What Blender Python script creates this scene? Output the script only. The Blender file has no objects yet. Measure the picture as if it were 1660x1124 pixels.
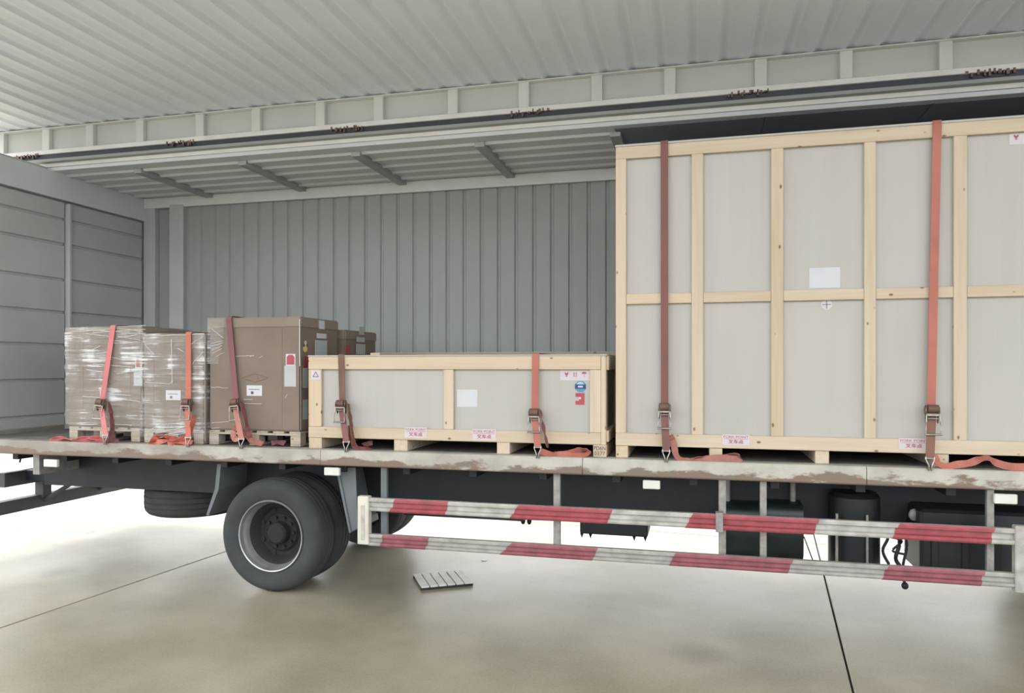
import bpy, bmesh, math, random
from mathutils import Vector, Matrix, noise
random.seed(7)
sc = bpy.context.scene
col = sc.collection
PI = math.pi

# ------------------------------------------------------------------ camera, sky, light, exposure
F, HZ, CH = 1182.0, 594.0, 1.8            # focal length in px of a 1660 px wide frame, horizon row, eye height (m)
YAW = math.radians(14.2)
CA, SA = math.cos(YAW), math.sin(YAW)
cd = bpy.data.cameras.new('camera')
cam = bpy.data.objects.new('camera', cd); col.objects.link(cam)
cam.location = (0, 0, CH); cam.rotation_euler = (PI/2, 0, YAW)
cd.sensor_width = 36; cd.lens = 36*F/1660; cd.shift_y = (HZ-562)/1660
cd.clip_start = 0.05; cd.clip_end = 500
sc.camera = cam

w = bpy.data.worlds.new('overcast_sky'); sc.world = w; w.use_nodes = True
bg = w.node_tree.nodes['Background']
bg.inputs[0].default_value = (0.95, 0.975, 1.0, 1); bg.inputs[1].default_value = 8.0
# evenly overcast sky, brightest overhead
_nt = w.node_tree; _tc = _nt.nodes.new('ShaderNodeTexCoord'); _sx = _nt.nodes.new('ShaderNodeSeparateXYZ'); _mr = _nt.nodes.new('ShaderNodeMapRange')
_mr.inputs['From Min'].default_value = 0; _mr.inputs['From Max'].default_value = 1; _mr.inputs['To Min'].default_value = 8/3; _mr.inputs['To Max'].default_value = 8.0
_nt.links.new(_tc.outputs['Generated'], _sx.inputs[0]); _nt.links.new(_sx.outputs[2], _mr.inputs['Value']); _nt.links.new(_mr.outputs[0], bg.inputs[1])
sd = bpy.data.lights.new('hazy_sun', 'SUN'); sd.energy = 5.0; sd.angle = math.radians(20); sd.color = (1, .97, .9)
sun = bpy.data.objects.new('hazy_sun', sd); col.objects.link(sun)
sun.rotation_euler = (math.radians(16), 0, math.radians(165))
sc.view_settings.view_transform = 'Standard'; sc.view_settings.look = 'None'
sc.view_settings.gamma = 1; sc.view_settings.use_curve_mapping = False
sc.view_settings.exposure = -0.2

# ------------------------------------------------------------------ reading points of the photograph as places in the world
def ray(u):                               # ground-plan direction through column u, per unit of depth
    t = (u-830)/F
    return t*CA-SA, CA+t*SA
def AX(u, Y):                             # x where column u meets the vertical plane y = Y
    a, b = ray(u); return a/b*Y
def AZ(u, v, Y):                          # height of row v there
    return CH-(v-HZ)/F*Y/ray(u)[1]
def AY(u, X):                             # y where column u meets the vertical plane x = X
    a, b = ray(u); return X*b/a
def GP(u, v):                             # ground point
    d = F*CH/(v-HZ); a, b = ray(u); return a*d, b*d

# ------------------------------------------------------------------ materials
MATS = {}
def nodes_of(name):
    m = bpy.data.materials.new(name); m.use_nodes = True
    nt = m.node_tree; b = nt.nodes['Principled BSDF']
    MATS[name] = m
    return m, nt, b
def N(nt, typ, **kw):
    n = nt.nodes.new(typ)
    for k, v in kw.items():
        if k in n.inputs: n.inputs[k].default_value = v
        else: setattr(n, k, v)
    return n
def mapping(nt, scale, coord='Object'):
    tc = nt.nodes.new('ShaderNodeTexCoord'); mp = nt.nodes.new('ShaderNodeMapping')
    mp.inputs['Scale'].default_value = scale
    nt.links.new(tc.outputs[coord], mp.inputs[0]); return mp.outputs[0]
def ramp(nt, fac, stops):
    r = nt.nodes.new('ShaderNodeValToRGB'); e = r.color_ramp.elements
    while len(e) < len(stops): e.new(0.5)
    for el, (p, c) in zip(e, stops):
        el.position = p; el.color = (*c, 1) if len(c) == 3 else c
    nt.links.new(fac, r.inputs[0]); return r.outputs[0]
def mixc(nt, fac, a, b, blend='MIX'):
    m = nt.nodes.new('ShaderNodeMix'); m.data_type = 'RGBA'; m.blend_type = blend
    for s, v in ((m.inputs[0], fac), (m.inputs[6], a), (m.inputs[7], b)):
        if isinstance(v, bpy.types.NodeSocket): nt.links.new(v, s)
        else: s.default_value = (*v, 1) if isinstance(v, tuple) and len(v) == 3 else v
    return m.outputs[2]
def bump(nt, b, h, strength, dist=0.01):
    n = N(nt, 'ShaderNodeBump', Strength=strength, Distance=dist)
    nt.links.new(h, n.inputs['Height']); nt.links.new(n.outputs[0], b.inputs['Normal'])
def noi(nt, vec, scale, detail=3, rough=.5):
    n = N(nt, 'ShaderNodeTexNoise', Scale=scale, Detail=detail, Roughness=rough)
    nt.links.new(vec, n.inputs['Vector']); return n.outputs['Fac']
def plain(name, c, rough=.6, metal=0., var=.12, scale=6, bmp=0):
    m, nt, b = nodes_of(name)
    v = mapping(nt, (1, 1, 1)); f = noi(nt, v, scale, 4)
    lo = tuple(x*(1-var) for x in c); hi = tuple(min(1, x*(1+var)) for x in c)
    nt.links.new(ramp(nt, f, [(.3, lo), (.7, hi)]), b.inputs['Base Color'])
    b.inputs['Roughness'].default_value = rough; b.inputs['Metallic'].default_value = metal
    if bmp: bump(nt, b, noi(nt, v, scale*12, 3), bmp)
    return m
def wood(name, grain, base=(.48, .39, .28), light=(.56, .475, .37)):
    m, nt, b = nodes_of(name)
    sc_ = [26, 26, 26]; sc_[grain] = 1.3
    v = mapping(nt, tuple(sc_))
    f = noi(nt, v, 1.0, 5, .6)
    c1 = ramp(nt, f, [(.25, base), (.6, light), (.85, tuple(x*.93 for x in light))])
    ks = [13, 13, 13]; ks[grain] = 7.5
    vk = mapping(nt, tuple(ks))
    vo = N(nt, 'ShaderNodeTexVoronoi', Scale=1.0); vo.inputs['Randomness'].default_value = 1
    nt.links.new(vk, vo.inputs['Vector'])
    kf = ramp(nt, vo.outputs['Distance'], [(.07, (1, 1, 1)), (.13, (0, 0, 0))])
    c2 = mixc(nt, kf, c1, (.20, .11, .06))
    oi = nt.nodes.new('ShaderNodeObjectInfo')
    tint = ramp(nt, oi.outputs['Random'], [(0, (.90, .87, .82)), (.5, (1, 1, 1)), (1, (1.0, .93, .86))])
    nt.links.new(mixc(nt, 1.0, c2, tint, 'MULTIPLY'), b.inputs['Base Color'])
    b.inputs['Roughness'].default_value = .7
    bump(nt, b, f, .12, .003)
    return m
wood('pine_upright', 2); wood('pine_level', 0); wood('pine_deep', 1)
wood('pallet_wood', 0, (.26, .225, .18), (.42, .37, .31)); wood('pallet_wood_deep', 1, (.26, .225, .18), (.42, .37, .31))
def ply():
    m, nt, b = nodes_of('plywood')
    f = noi(nt, mapping(nt, (14, 14, .8)), 1, 4)
    g = noi(nt, mapping(nt, (1.2, 1.2, 1.2)), 1, 2)
    c = ramp(nt, f, [(.3, (0.378, 0.361, 0.331)), (.7, (0.413, 0.400, 0.370))])
    nt.links.new(mixc(nt, .5, c, ramp(nt, g, [(.3, (0.378, 0.370, 0.344)), (.7, (0.430, 0.417, 0.387))])), b.inputs['Base Color'])
    b.inputs['Roughness'].default_value = .5
ply()
def cardboard(name, c):
    m, nt, b = nodes_of(name)
    f = noi(nt, mapping(nt, (3, 3, 3)), 1, 3); g = noi(nt, mapping(nt, (120, 120, 2)), 1, 1)
    nt.links.new(ramp(nt, f, [(.3, tuple(x*.9 for x in c)), (.7, tuple(x*1.08 for x in c))]), b.inputs['Base Color'])
    b.inputs['Roughness'].default_value = .75; bump(nt, b, g, .05, .002)
cardboard('carton_brown', (0.189, 0.145, 0.113)); cardboard('carton_lid', (0.229, 0.185, 0.145)); cardboard('carton_seam', (.23, .16, .115))
def film():
    m, nt, b = nodes_of('stretch_film')
    out = nt.nodes['Material Output']
    v = mapping(nt, (2.2, 2.2, 46)); f = noi(nt, v, 1, 6, .6)
    v2 = mapping(nt, (5, 5, 3)); f2 = noi(nt, v2, 1, 3)
    mul = N(nt, 'ShaderNodeMath', operation='MULTIPLY'); nt.links.new(f, mul.inputs[0]); nt.links.new(f2, mul.inputs[1])
    fac = ramp(nt, mul.outputs[0], [(.19, (.08,)*3), (.29, (.20,)*3), (.38, (.75,)*3)])
    tr = nt.nodes.new('ShaderNodeBsdfTransparent'); mx = nt.nodes.new('ShaderNodeMixShader')
    b.inputs['Base Color'].default_value = (.80, .80, .80, 1); b.inputs['Roughness'].default_value = .12
    b.inputs['Specular IOR Level'].default_value = 1.0
    bump(nt, b, f, 1.0, .02)
    nt.links.new(fac, mx.inputs[0]); nt.links.new(tr.outputs[0], mx.inputs[1]); nt.links.new(b.outputs[0], mx.inputs[2])
    nt.links.new(mx.outputs[0], out.inputs[0])
film()
def worn_paint(name, paint, rust, dirt, zb):
    # pale paint with rust along the lower lip of the beam
    m, nt, b = nodes_of(name)
    v = mapping(nt, (3, 3, 9)); f = noi(nt, v, 1, 6, .65)
    tc = nt.nodes.new('ShaderNodeTexCoord'); sx = nt.nodes.new('ShaderNodeSeparateXYZ')
    nt.links.new(tc.outputs['Object'], sx.inputs[0])
    mr = N(nt, 'ShaderNodeMapRange'); mr.inputs['From Min'].default_value = zb[0]; mr.inputs['From Max'].default_value = zb[1]
    mr.inputs['To Min'].default_value = .30; mr.inputs['To Max'].default_value = -.12
    nt.links.new(sx.outputs[2], mr.inputs['Value'])
    ad = N(nt, 'ShaderNodeMath', operation='ADD'); nt.links.new(f, ad.inputs[0]); nt.links.new(mr.outputs[0], ad.inputs[1])
    f3 = noi(nt, mapping(nt, (26, 26, 60)), 1, 4, .7)
    sp_ = ramp(nt, f3, [(.28, (.09,)*3), (.36, (0, 0, 0))])
    ad2 = N(nt, 'ShaderNodeMath', operation='ADD'); nt.links.new(ad.outputs[0], ad2.inputs[0]); nt.links.new(sp_, ad2.inputs[1]); ad = ad2
    fac = ramp(nt, ad.outputs[0], [(.58, (0, 0, 0)), (.66, (1, 1, 1))])
    g = noi(nt, mapping(nt, (8, 8, 8)), 1, 5)
    pc = ramp(nt, g, [(.3, tuple(x*.78 for x in paint)), (.6, paint)])
    rc = ramp(nt, g, [(.35, dirt), (.65, rust)])
    # road dirt lies thicker on the tail end of the beam
    xr = N(nt, 'ShaderNodeMapRange'); xr.inputs['From Min'].default_value = -1.8; xr.inputs['From Max'].default_value = -5.5
    xr.inputs['To Min'].default_value = 0; xr.inputs['To Max'].default_value = .45; nt.links.new(sx.outputs[0], xr.inputs['Value'])
    h = noi(nt, mapping(nt, (2, 2, 5)), 1, 5, .6); ha = N(nt, 'ShaderNodeMath', operation='ADD'); nt.links.new(h, ha.inputs[0]); nt.links.new(xr.outputs[0], ha.inputs[1])
    hf = ramp(nt, ha.outputs[0], [(.52, (0, 0, 0)), (.95, (.85,)*3)])
    pc = mixc(nt, hf, pc, (.22, .19, .165))
    nt.links.new(mixc(nt, fac, pc, rc), b.inputs['Base Color'])
    b.inputs['Roughness'].default_value = .65; bump(nt, b, f, .25, .004)
worn_paint('deck_beam_paint', (0.450, 0.436, 0.378), (.19, .125, .09), (.17, .145, .12), (1.03, 1.16))
worn_paint('hinge_paint', (.62, .62, .61), (.30, .28, .27), (.22, .2, .2), (2.0, 3.0))
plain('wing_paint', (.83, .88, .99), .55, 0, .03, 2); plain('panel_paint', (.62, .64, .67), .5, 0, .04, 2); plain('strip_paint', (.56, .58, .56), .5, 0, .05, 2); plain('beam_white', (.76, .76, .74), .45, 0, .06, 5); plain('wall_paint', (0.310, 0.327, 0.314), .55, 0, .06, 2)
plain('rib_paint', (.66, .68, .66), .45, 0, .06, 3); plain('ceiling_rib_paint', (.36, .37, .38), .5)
plain('seal_rubber', (.06, .062, .085), .6); plain('door_paint', (0.447, 0.456, 0.456), .45, 0, .06, 2)
plain('chassis_black', (.009, .011, .016), .55, 0, .3, 8); plain('beam_grey', (.05, .052, .06), .6)
plain('rubber', (0.038, 0.042, 0.043), .9, 0, .15, 9, .1); plain('rim_steel', (.34, .35, .36), .38, .6, .2, 9)
plain('rim_dark', (.013, .013, .016), .85, 0); plain('fender', (.12, .135, .145), .5)
plain('support_steel', (.27, .26, .25), .5, .2, .25, 20); plain('guard_white', (0.378, 0.369, 0.338), .45, 0, .28, 11)
plain('guard_post_paint', (.56, .54, .46), .5, 0, .12, 8); plain('band_red', (0.297, 0.059, 0.072), .4, 0, .22, 14)
plain('band_red_dusty', (.24, .075, .09), .5, 0, .25, 14); plain('guard_dusty', (.31, .305, .285), .5, 0, .2, 14)
plain('marker_white', (.62, .63, .58), .4, 0, .06, 9); plain('painted_shade_panel', (.17, .19, .235), .6, 0, .1, 2); plain('tank_green', (.012, .020, .021), .4, .2, .4, 6)
plain('tank_dark', (.012, .015, .018), .45, .2, .3, 6)
plain('paper', (0.522, 0.531, 0.558), .6, 0, .03, 6); plain('paper_grey', (0.396, 0.423, 0.423), .6, 0, .04, 6)
plain('paper_pink', (0.540, 0.495, 0.522), .6, 0, .03, 9); plain('ink_red', (.36, .07, .12), .6, 0, .1); plain('ink_dark', (.09, .06, .08), .6, 0, .1)
plain('sticker_red', (.36, .05, .065), .5, 0, .1); plain('sticker_blue', (.07, .22, .38), .5, 0, .1); plain('sticker_navy', (.02, .04, .14), .5)
plain('sticker_sky', (.30, .50, .62), .5, 0, .1); plain('sticker_yellow', (.62, .48, .12), .5, 0, .1); plain('ink_brown', (.20, .13, .09), .7, 0, .1)
plain('steel', (.34, .32, .29), .32, .85, .2, 30); plain('steel_rusty', (.19, .14, .11), .5, .6, .4, 30)
plain('floor_plank', (.16, .15, .14), .8, 0, .3, 9); plain('slat_grey', (.60, .60, .54), .6, 0, .12, 9); plain('joint_dark', (.03, .03, .028), .9)
plain('line_yellow', (.75, .62, .30), .6); plain('canopy_sheet', (.55, .56, .57), .6); plain('column_grey', (.5, .5, .5), .6)
def webbing(name, c, worn):
    m, nt, b = nodes_of(name)
    f = noi(nt, mapping(nt, (4, 4, 3)), 1, 5); g = noi(nt, mapping(nt, (260, 260, 260)), 1, 1)
    nt.links.new(ramp(nt, f, [(.32, tuple(x*worn for x in c)), (.65, c)]), b.inputs['Base Color'])
    b.inputs['Roughness'].default_value = .6; bump(nt, b, g, .2, .002)
webbing('web_roll', (.15, .075, .055), .6); webbing('web_pink', (0.540, 0.158, 0.162), .8); webbing('web_orange', (0.495, 0.135, 0.090), .8); webbing('web_dusty', (0.216, 0.077, 0.077), .7)
webbing('web_brown', (0.198, 0.090, 0.059), .6); webbing('web_coral', (0.414, 0.135, 0.099), .75); webbing('web_maroon', (0.189, 0.072, 0.059), .75)
webbing('web_salmon', (0.378, 0.153, 0.117), .75)
def concrete():
    m, nt, b = nodes_of('coated_concrete')
    v = mapping(nt, (1, 1, 1), 'Object')
    f = noi(nt, v, 1.1, 4, .55); g = noi(nt, v, 60, 2)
    c = ramp(nt, f, [(.25, (.205, .185, .125)), (.5, (.285, .258, .185)), (.75, (.37, .332, .25))])
    st = N(nt, 'ShaderNodeTexVoronoi', Scale=.42); nt.links.new(v, st.inputs['Vector'])
    sf = ramp(nt, st.outputs['Distance'], [(.02, (.7,)*3), (.09, (1, 1, 1))])
    c = mixc(nt, 1.0, c, sf, 'MULTIPLY')
    nt.links.new(mixc(nt, .08, c, ramp(nt, g, [(.4, (.2, .2, .2)), (.6, (.5, .5, .5))])), b.inputs['Base Color'])
    nt.links.new(ramp(nt, noi(nt, v, .9, 1), [(.2, (.26,)*3), (.8, (.42,)*3)]), b.inputs['Roughness'])
    b.inputs['Specular IOR Level'].default_value = .11
    bump(nt, b, noi(nt, v, 3, 2), .03, .02)
concrete()

# ------------------------------------------------------------------ mesh helpers
class MB:
    def __init__(s): s.bm = bmesh.new()
    def box(s, x0, x1, y0, y1, z0, z1, rot=None):
        m = Matrix.Translation(((x0+x1)/2, (y0+y1)/2, (z0+z1)/2))
        if rot is not None: m = m @ rot
        m = m @ Matrix.Diagonal((abs(x1-x0), abs(y1-y0), abs(z1-z0), 1))
        bmesh.ops.create_cube(s.bm, size=1, matrix=m); return s
    def cyl(s, p, q, r, n=12, r2=None):
        p, q = Vector(p), Vector(q); d = q-p
        m = Matrix.Translation((p+q)/2) @ d.to_track_quat('Z', 'Y').to_matrix().to_4x4()
        bmesh.ops.create_cone(s.bm, cap_ends=True, segments=n, radius1=r, radius2=r if r2 is None else r2, depth=d.length, matrix=m); return s
    def sphere(s, c, r, sx=1, sy=1, sz=1):
        bmesh.ops.create_uvsphere(s.bm, u_segments=16, v_segments=10, radius=r, matrix=Matrix.Translation(c) @ Matrix.Diagonal((sx, sy, sz, 1))); return s
    def prism(s, pts, axis, a, b, closed=True):
        """outline pts swept along one axis ('x','y','z') from a to b"""
        def P(p, t):
            return {'x': (t, p[0], p[1]), 'y': (p[0], t, p[1]), 'z': (p[0], p[1], t)}[axis]
        A = [s.bm.verts.new(P(p, a)) for p in pts]; B = [s.bm.verts.new(P(p, b)) for p in pts]
        n = len(pts)
        for i in range(n if closed else n-1):
            j = (i+1) % n; s.bm.faces.new((A[i], A[j], B[j], B[i]))
        if closed:
            s.bm.faces.new(A[::-1]); s.bm.faces.new(B)
        return s
    def lathe(s, prof, c, n=72):
        """profile of (y offset, radius) turned about the y axis through c"""
        rings = []
        for (y, r) in prof:
            rings.append([s.bm.verts.new((c[0]+r*math.cos(2*PI*k/n), c[1]+y, c[2]+r*math.sin(2*PI*k/n))) for k in range(n)])
        for a, b in zip(rings, rings[1:]):
            for k in range(n):
                j = (k+1) % n; s.bm.faces.new((a[k], a[j], b[j], b[k]))
        return s
    def tube(s, pts, r, n=8):
        pts = [Vector(p) for p in pts]; rings = []
        up = Vector((0, 0, 1))
        for i, p in enumerate(pts):
            t = (pts[min(i+1, len(pts)-1)]-pts[max(i-1, 0)]).normalized()
            a = t.cross(up)
            if a.length < .1: a = t.cross(Vector((0, 1, 0)))
            a.normalize(); b = t.cross(a)
            rings.append([s.bm.verts.new(p+a*r*math.cos(2*PI*k/n)+b*r*math.sin(2*PI*k/n)) for k in range(n)])
        for a, b in zip(rings, rings[1:]):
            for k in range(n):
                j = (k+1) % n; s.bm.faces.new((a[k], a[j], b[j], b[k]))
        s.bm.faces.new(rings[0][::-1]); s.bm.faces.new(rings[-1]); return s
    def ribbon(s, pts, wid, th=.004):
        """pts: (point, width direction); a strap with thickness"""
        ring = []
        for i, (p, wd) in enumerate(pts):
            p = Vector(p); wd = Vector(wd).normalized()
            t = Vector(pts[min(i+1, len(pts)-1)][0])-Vector(pts[max(i-1, 0)][0])
            nn = t.cross(wd).normalized()*th/2; h = wd*wid/2
            ring.append([s.bm.verts.new(q) for q in (p-h-nn, p+h-nn, p+h+nn, p-h+nn)])
        for a, b in zip(ring, ring[1:]):
            for k in range(4):
                j = (k+1) % 4; s.bm.faces.new((a[k], a[j], b[j], b[k]))
        s.bm.faces.new(ring[0][::-1]); s.bm.faces.new(ring[-1]); return s
    def bevel(s, w_=.003, seg=1):
        es = [e for e in s.bm.edges if len(e.link_faces) == 2 and e.calc_face_angle(0) > .6]
        bmesh.ops.bevel(s.bm, geom=es, offset=w_, segments=seg, affect='EDGES', clamp_overlap=True); return s
    def build(s, name, mat, parent=None, smooth=False):
        bmesh.ops.recalc_face_normals(s.bm, faces=s.bm.faces)
        me = bpy.data.meshes.new(name); s.bm.to_mesh(me); s.bm.free()
        if smooth:
            me.polygons.foreach_set('use_smooth', [True]*len(me.polygons))
            try: me.set_sharp_from_angle(angle=math.radians(35))
            except Exception: pass
        me.materials.append(MATS[mat]); o = bpy.data.objects.new(name, me); col.objects.link(o)
        if parent is not None: attach(o, parent)
        return o
def world_of(o):
    m = Matrix.Identity(4)
    while o is not None:
        m = o.matrix_parent_inverse @ o.matrix_basis @ m if o.parent else o.matrix_basis @ m
        o = o.parent
    return m
def attach(o, parent):
    o.parent = parent; o.matrix_parent_inverse = world_of(parent).inverted()
def inst(src, name, parent, loc):
    o = bpy.data.objects.new(name, src.data); col.objects.link(o); o.location = loc; attach(o, parent); return o
def thing(name, label, cat, loc, group=None):
    o = bpy.data.objects.new(name, None); col.objects.link(o); o.location = loc
    o.empty_display_size = .2; o['label'] = label; o['category'] = cat
    if group: o['group'] = group
    return o
def tag(o, label, cat, group=None):
    o['label'] = label; o['category'] = cat
    if group: o['group'] = group
    return o
def board(name, mat, parent, *b, bev=.003):
    return MB().box(*b).bevel(bev).build(name, mat, parent)
def lettering(body, size, X, Y, Z, mat, parent, sx=1.0, rotz=0, name='lettering', bold=0):
    cu = bpy.data.curves.new('lettering', 'FONT'); cu.body = body; cu.size = size
    cu.align_x = 'CENTER'; cu.align_y = 'CENTER'; cu.extrude = .0004; cu.offset = bold; cu.resolution_u = 3
    t = bpy.data.objects.new('lettering', cu); col.objects.link(t)
    dg = bpy.context.evaluated_depsgraph_get(); dg.update()
    me = bpy.data.meshes.new_from_object(t.evaluated_get(dg))
    bpy.data.objects.remove(t)
    me.transform(Matrix.Translation((X, Y, Z)) @ Matrix.Rotation(rotz, 4, 'Z') @ Matrix.Rotation(PI/2, 4, 'X') @ Matrix.Diagonal((sx, 1, 1, 1)))
    me.materials.clear(); me.materials.append(MATS[mat])
    o = bpy.data.objects.new(name, me); col.objects.link(o); attach(o, parent); return o
def catmull(P, n=8):
    out = []
    for i in range(len(P)-1):
        p0, p1, p2, p3 = P[max(i-1, 0)], P[i], P[i+1], P[min(i+2, len(P)-1)]
        for k in range(n):
            t = k/n
            out.append(tuple(.5*((2*b)+(-a+c)*t+(2*a-5*b+4*c-d)*t*t+(-a+3*b-3*c+d)*t**3) for a, b, c, d in zip(p0, p1, p2, p3)))
    out.append(tuple(P[-1])); return out

# ------------------------------------------------------------------ setting: slab floor, painted line, unseen canopy shaping the light
fl = MB().box(-60, 60, -30, 60, -.30, -.03).build('floor', 'joint_dark'); fl['kind'] = 'structure'
TH = math.radians(-5.4); R = Matrix.Rotation(TH, 4, 'Z')
SW, SL = 5.42, 6.0
x0r = (R.inverted() @ Vector((.90, 5.0, 0))).x; y0r = 2.0
s0 = MB().box(.006, SW-.006, .006, SL-.006, -.12, 0).bevel(.006).build('floor_slab', 'coated_concrete', fl)
first = True
for i in range(-5, 5):
    for j in range(-2, 5):
        m = R @ Matrix.Translation((x0r+i*SW, y0r+j*SL, 0))
        if first: o = s0; first = False
        else: o = bpy.data.objects.new('floor_slab', s0.data); col.objects.link(o)
        o.matrix_basis = m; attach(o, fl)
gx0, gy0 = GP(0, 855); gx1, gy1 = GP(152, 862)
ln = MB().box(gx0-6, gx1, gy0+.01, gy0+.11, .0005, .003).build('trim_1', 'line_yellow'); ln['kind'] = 'structure'
cn = MB().box(-9.0, 20, -2.6, 8.4, 7.2, 7.35).build('unseen_canopy', 'canopy_sheet'); cn['kind'] = 'structure'  # canopy out of view, its edges placed to control light on truck and floor
for k in range(9):
    MB().box(-8.9+k*3.6, -8.7+k*3.6, -2.6, 8.4, 6.9, 7.2).build('roof_beam', 'column_grey', cn)

for x in (-8.8, -1.6, 5.6, 12.8, 19.6):
    MB().box(x-.12, x+.12, -2.5, -2.26, 0, 6.9).build('roof_column', 'column_grey', cn)

# ------------------------------------------------------------------ the truck
truck = thing('truck', 'long box truck with its near side wing raised above the open loading deck', 'truck', (-1.6, 6.2, 0))
YN, YF = 5.05, 7.40            # near edge of the deck, far wall
XR, XFR = -6.45, 3.2           # rear end, front bulkhead
DZ, DB = 1.16, 1.04            # deck top and underside of its edge
XO = -7.3                      # the roof runs on behind the end wall
def P(*a): return board(*a)
# deck
dk = board('cargo_floor', 'floor_plank', truck, XR, XFR, YN+.10, YF, DZ-.05, DZ-.004)
joints = [XR, AX(519, YN), AX(944, YN), 1.05, XFR]
for a, b in zip(joints, joints[1:]):
    pr = [(YN, DB+.012), (YN+.004, DZ-.006), (YN+.012, DZ), (YN+.115, DZ), (YN+.115, DB), (YN+.012, DB), (YN+.004, DB+.004)]
    MB().prism(pr, 'x', a+.002, b-.002).build('deck_edge_beam', 'deck_beam_paint', truck)
sill0 = board('floor_sill', 'chassis_black', truck, -.03, .03, YN+.13, YF-.05, .975, DZ-.05)
for k in range(18):
    x = -5.85+k*.53
    if k == 0: sill0.location = (x, 0, 0); sill0.matrix_parent_inverse = world_of(truck).inverted()
    else: inst(sill0, 'floor_sill', truck, (x, 0, 0))
for y in (5.60, 6.73):
    pr = [(y, .68), (y+.07, .68), (y+.07, .69), (y+.01, .69), (y+.01, .965), (y+.07, .965), (y+.07, .975), (y, .975)]
    MB().prism(pr, 'x', -5.98, 3.3).build('chassis_rail', 'chassis_black', truck)
for x in (-5.5, -4.0, -2.2, -.6, 1.0, 2.6):
    board('cross_member', 'chassis_black', truck, x, x+.07, 5.67, 6.73, .72, .93)
# far side wall: one strip per corrugation
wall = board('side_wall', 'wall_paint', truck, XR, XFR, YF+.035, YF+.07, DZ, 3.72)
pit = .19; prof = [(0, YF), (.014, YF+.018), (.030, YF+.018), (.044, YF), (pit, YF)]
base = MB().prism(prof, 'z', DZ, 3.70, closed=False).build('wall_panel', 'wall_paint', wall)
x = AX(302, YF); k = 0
while x < XFR-.02:
    if k == 0: base.location = (x, 0, 0)
    else: inst(base, 'wall_panel', wall, (x, 0, 0))
    x += pit; k += 1
board('corner_post', 'door_paint', truck, AX(280, YF), AX(302, YF)+.003, YF-.06, YF+.03, DZ, 3.70)
board('corner_post', 'door_paint', truck, XR+.05, AX(255, YF), YF-.04, YF+.03, DZ, 3.70)
board('eave_fascia', 'rib_paint', truck, XR+.06, XFR, YF-.055, YF-.015, 3.675, 3.795)
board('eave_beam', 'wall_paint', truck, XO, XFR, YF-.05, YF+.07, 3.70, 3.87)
# rear end wall: two door leaves with pressed ribs
ew = board('end_wall', 'door_paint', truck, XR-.04, XR+.0, YN+.1, YF+.03, DZ, 3.84)
XE = XR+.05
def leaf(y0, y1):
    pr = [(XR, DZ)]; z = DZ+.03
    rows = [1.30, 1.66, 2.02, 2.36, 2.70, 3.07, 3.33]
    pts = [(XE, DZ)]
    for r_ in rows: pts += [(XE, r_-.018), (XE-.022, r_-.006), (XE-.022, r_+.006), (XE, r_+.018)]
    pts += [(XE, 3.505), (XR, 3.505), (XR, DZ)]
    return MB().prism(pts, 'y', y0, y1).build('door_leaf', 'door_paint', ew)
leaf(YN+.14, 6.235); leaf(6.30, YF-.07)
board('door_post', 'door_paint', ew, XR, XE+.045, 6.255, 6.285, DZ, 3.50)
board('door_header', 'panel_paint', ew, XR, XE+.02, YN+.1, YF, 3.53, 3.80)
board('threshold', 'deck_beam_paint', ew, XR, XE+.06, YN+.12, YF-.05, DZ-.02, DZ+.035)
board('corner_pillar', 'door_paint', truck, XR-.04, XR+.06, YN+.0, YN+.13, DZ-.01, 3.85)
# front bulkhead
fb = board('front_wall', 'wall_paint', truck, XFR, XFR+.06, YN, YF+.07, DB, 3.86)
# fixed half of the roof with its ribs
rt = board('roof_skin', 'wall_paint', truck, XO, XFR, 6.0, YF+.07, 3.87, 3.90)
ry0, ry1 = 6.14, YF-.05
pts = [(ry0, 3.80)]
for k in range(5):
    y = ry0+.10+k*.235
    pts += [(y, 3.80), (y+.018, 3.780), (y+.05, 3.780), (y+.068, 3.80)]
pts += [(ry1, 3.80)]
ribx = [-1.873+1.203*k for k in range(-4, 5)]
edges = [XR+.02]+ribx+[XFR]
for a, b in zip(edges, edges[1:]):
    if b-a < .1: continue
    if a > -.7: board('roof_panel', 'painted_shade_panel', rt, a+.002, b-.002, ry0, ry1, 3.79, 3.80)  # panels over the tall crate, with the shade there put into their colour
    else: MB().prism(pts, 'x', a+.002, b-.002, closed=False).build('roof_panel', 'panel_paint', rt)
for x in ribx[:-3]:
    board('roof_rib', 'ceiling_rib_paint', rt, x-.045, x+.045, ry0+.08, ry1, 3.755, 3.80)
# hinge beam along the middle of the roof
hb = board('hinge_beam', 'beam_white', truck, XO, XFR, 6.06, 6.14, 3.835, 3.905)
board('ceiling_edge', 'panel_paint', rt, XR, XFR, 6.075, 6.16, 3.798, 3.834)
board('hinge_seal', 'seal_rubber', hb, XO, XFR, 6.075, 6.14, 3.905, 3.968)
board('hinge_lip', 'beam_white', hb, XO, XFR, 6.055, 6.14, 3.968, 4.012)
for u in (45, 295, 565, 860, 1215, 1605):
    x = AX(u, 6.07)
    q = MB()
    for k in range(11):
        xx = x-.16+k*.03+random.uniform(-.01, .01); q.box(xx, xx+random.uniform(.008, .022), 6.050, 6.08, 3.950+random.uniform(-.02, .02), 3.978+random.uniform(-.01, .012))
    q.build('hinge_knuckle', 'steel_rusty', hb)['kind'] = 'stuff'
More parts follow.
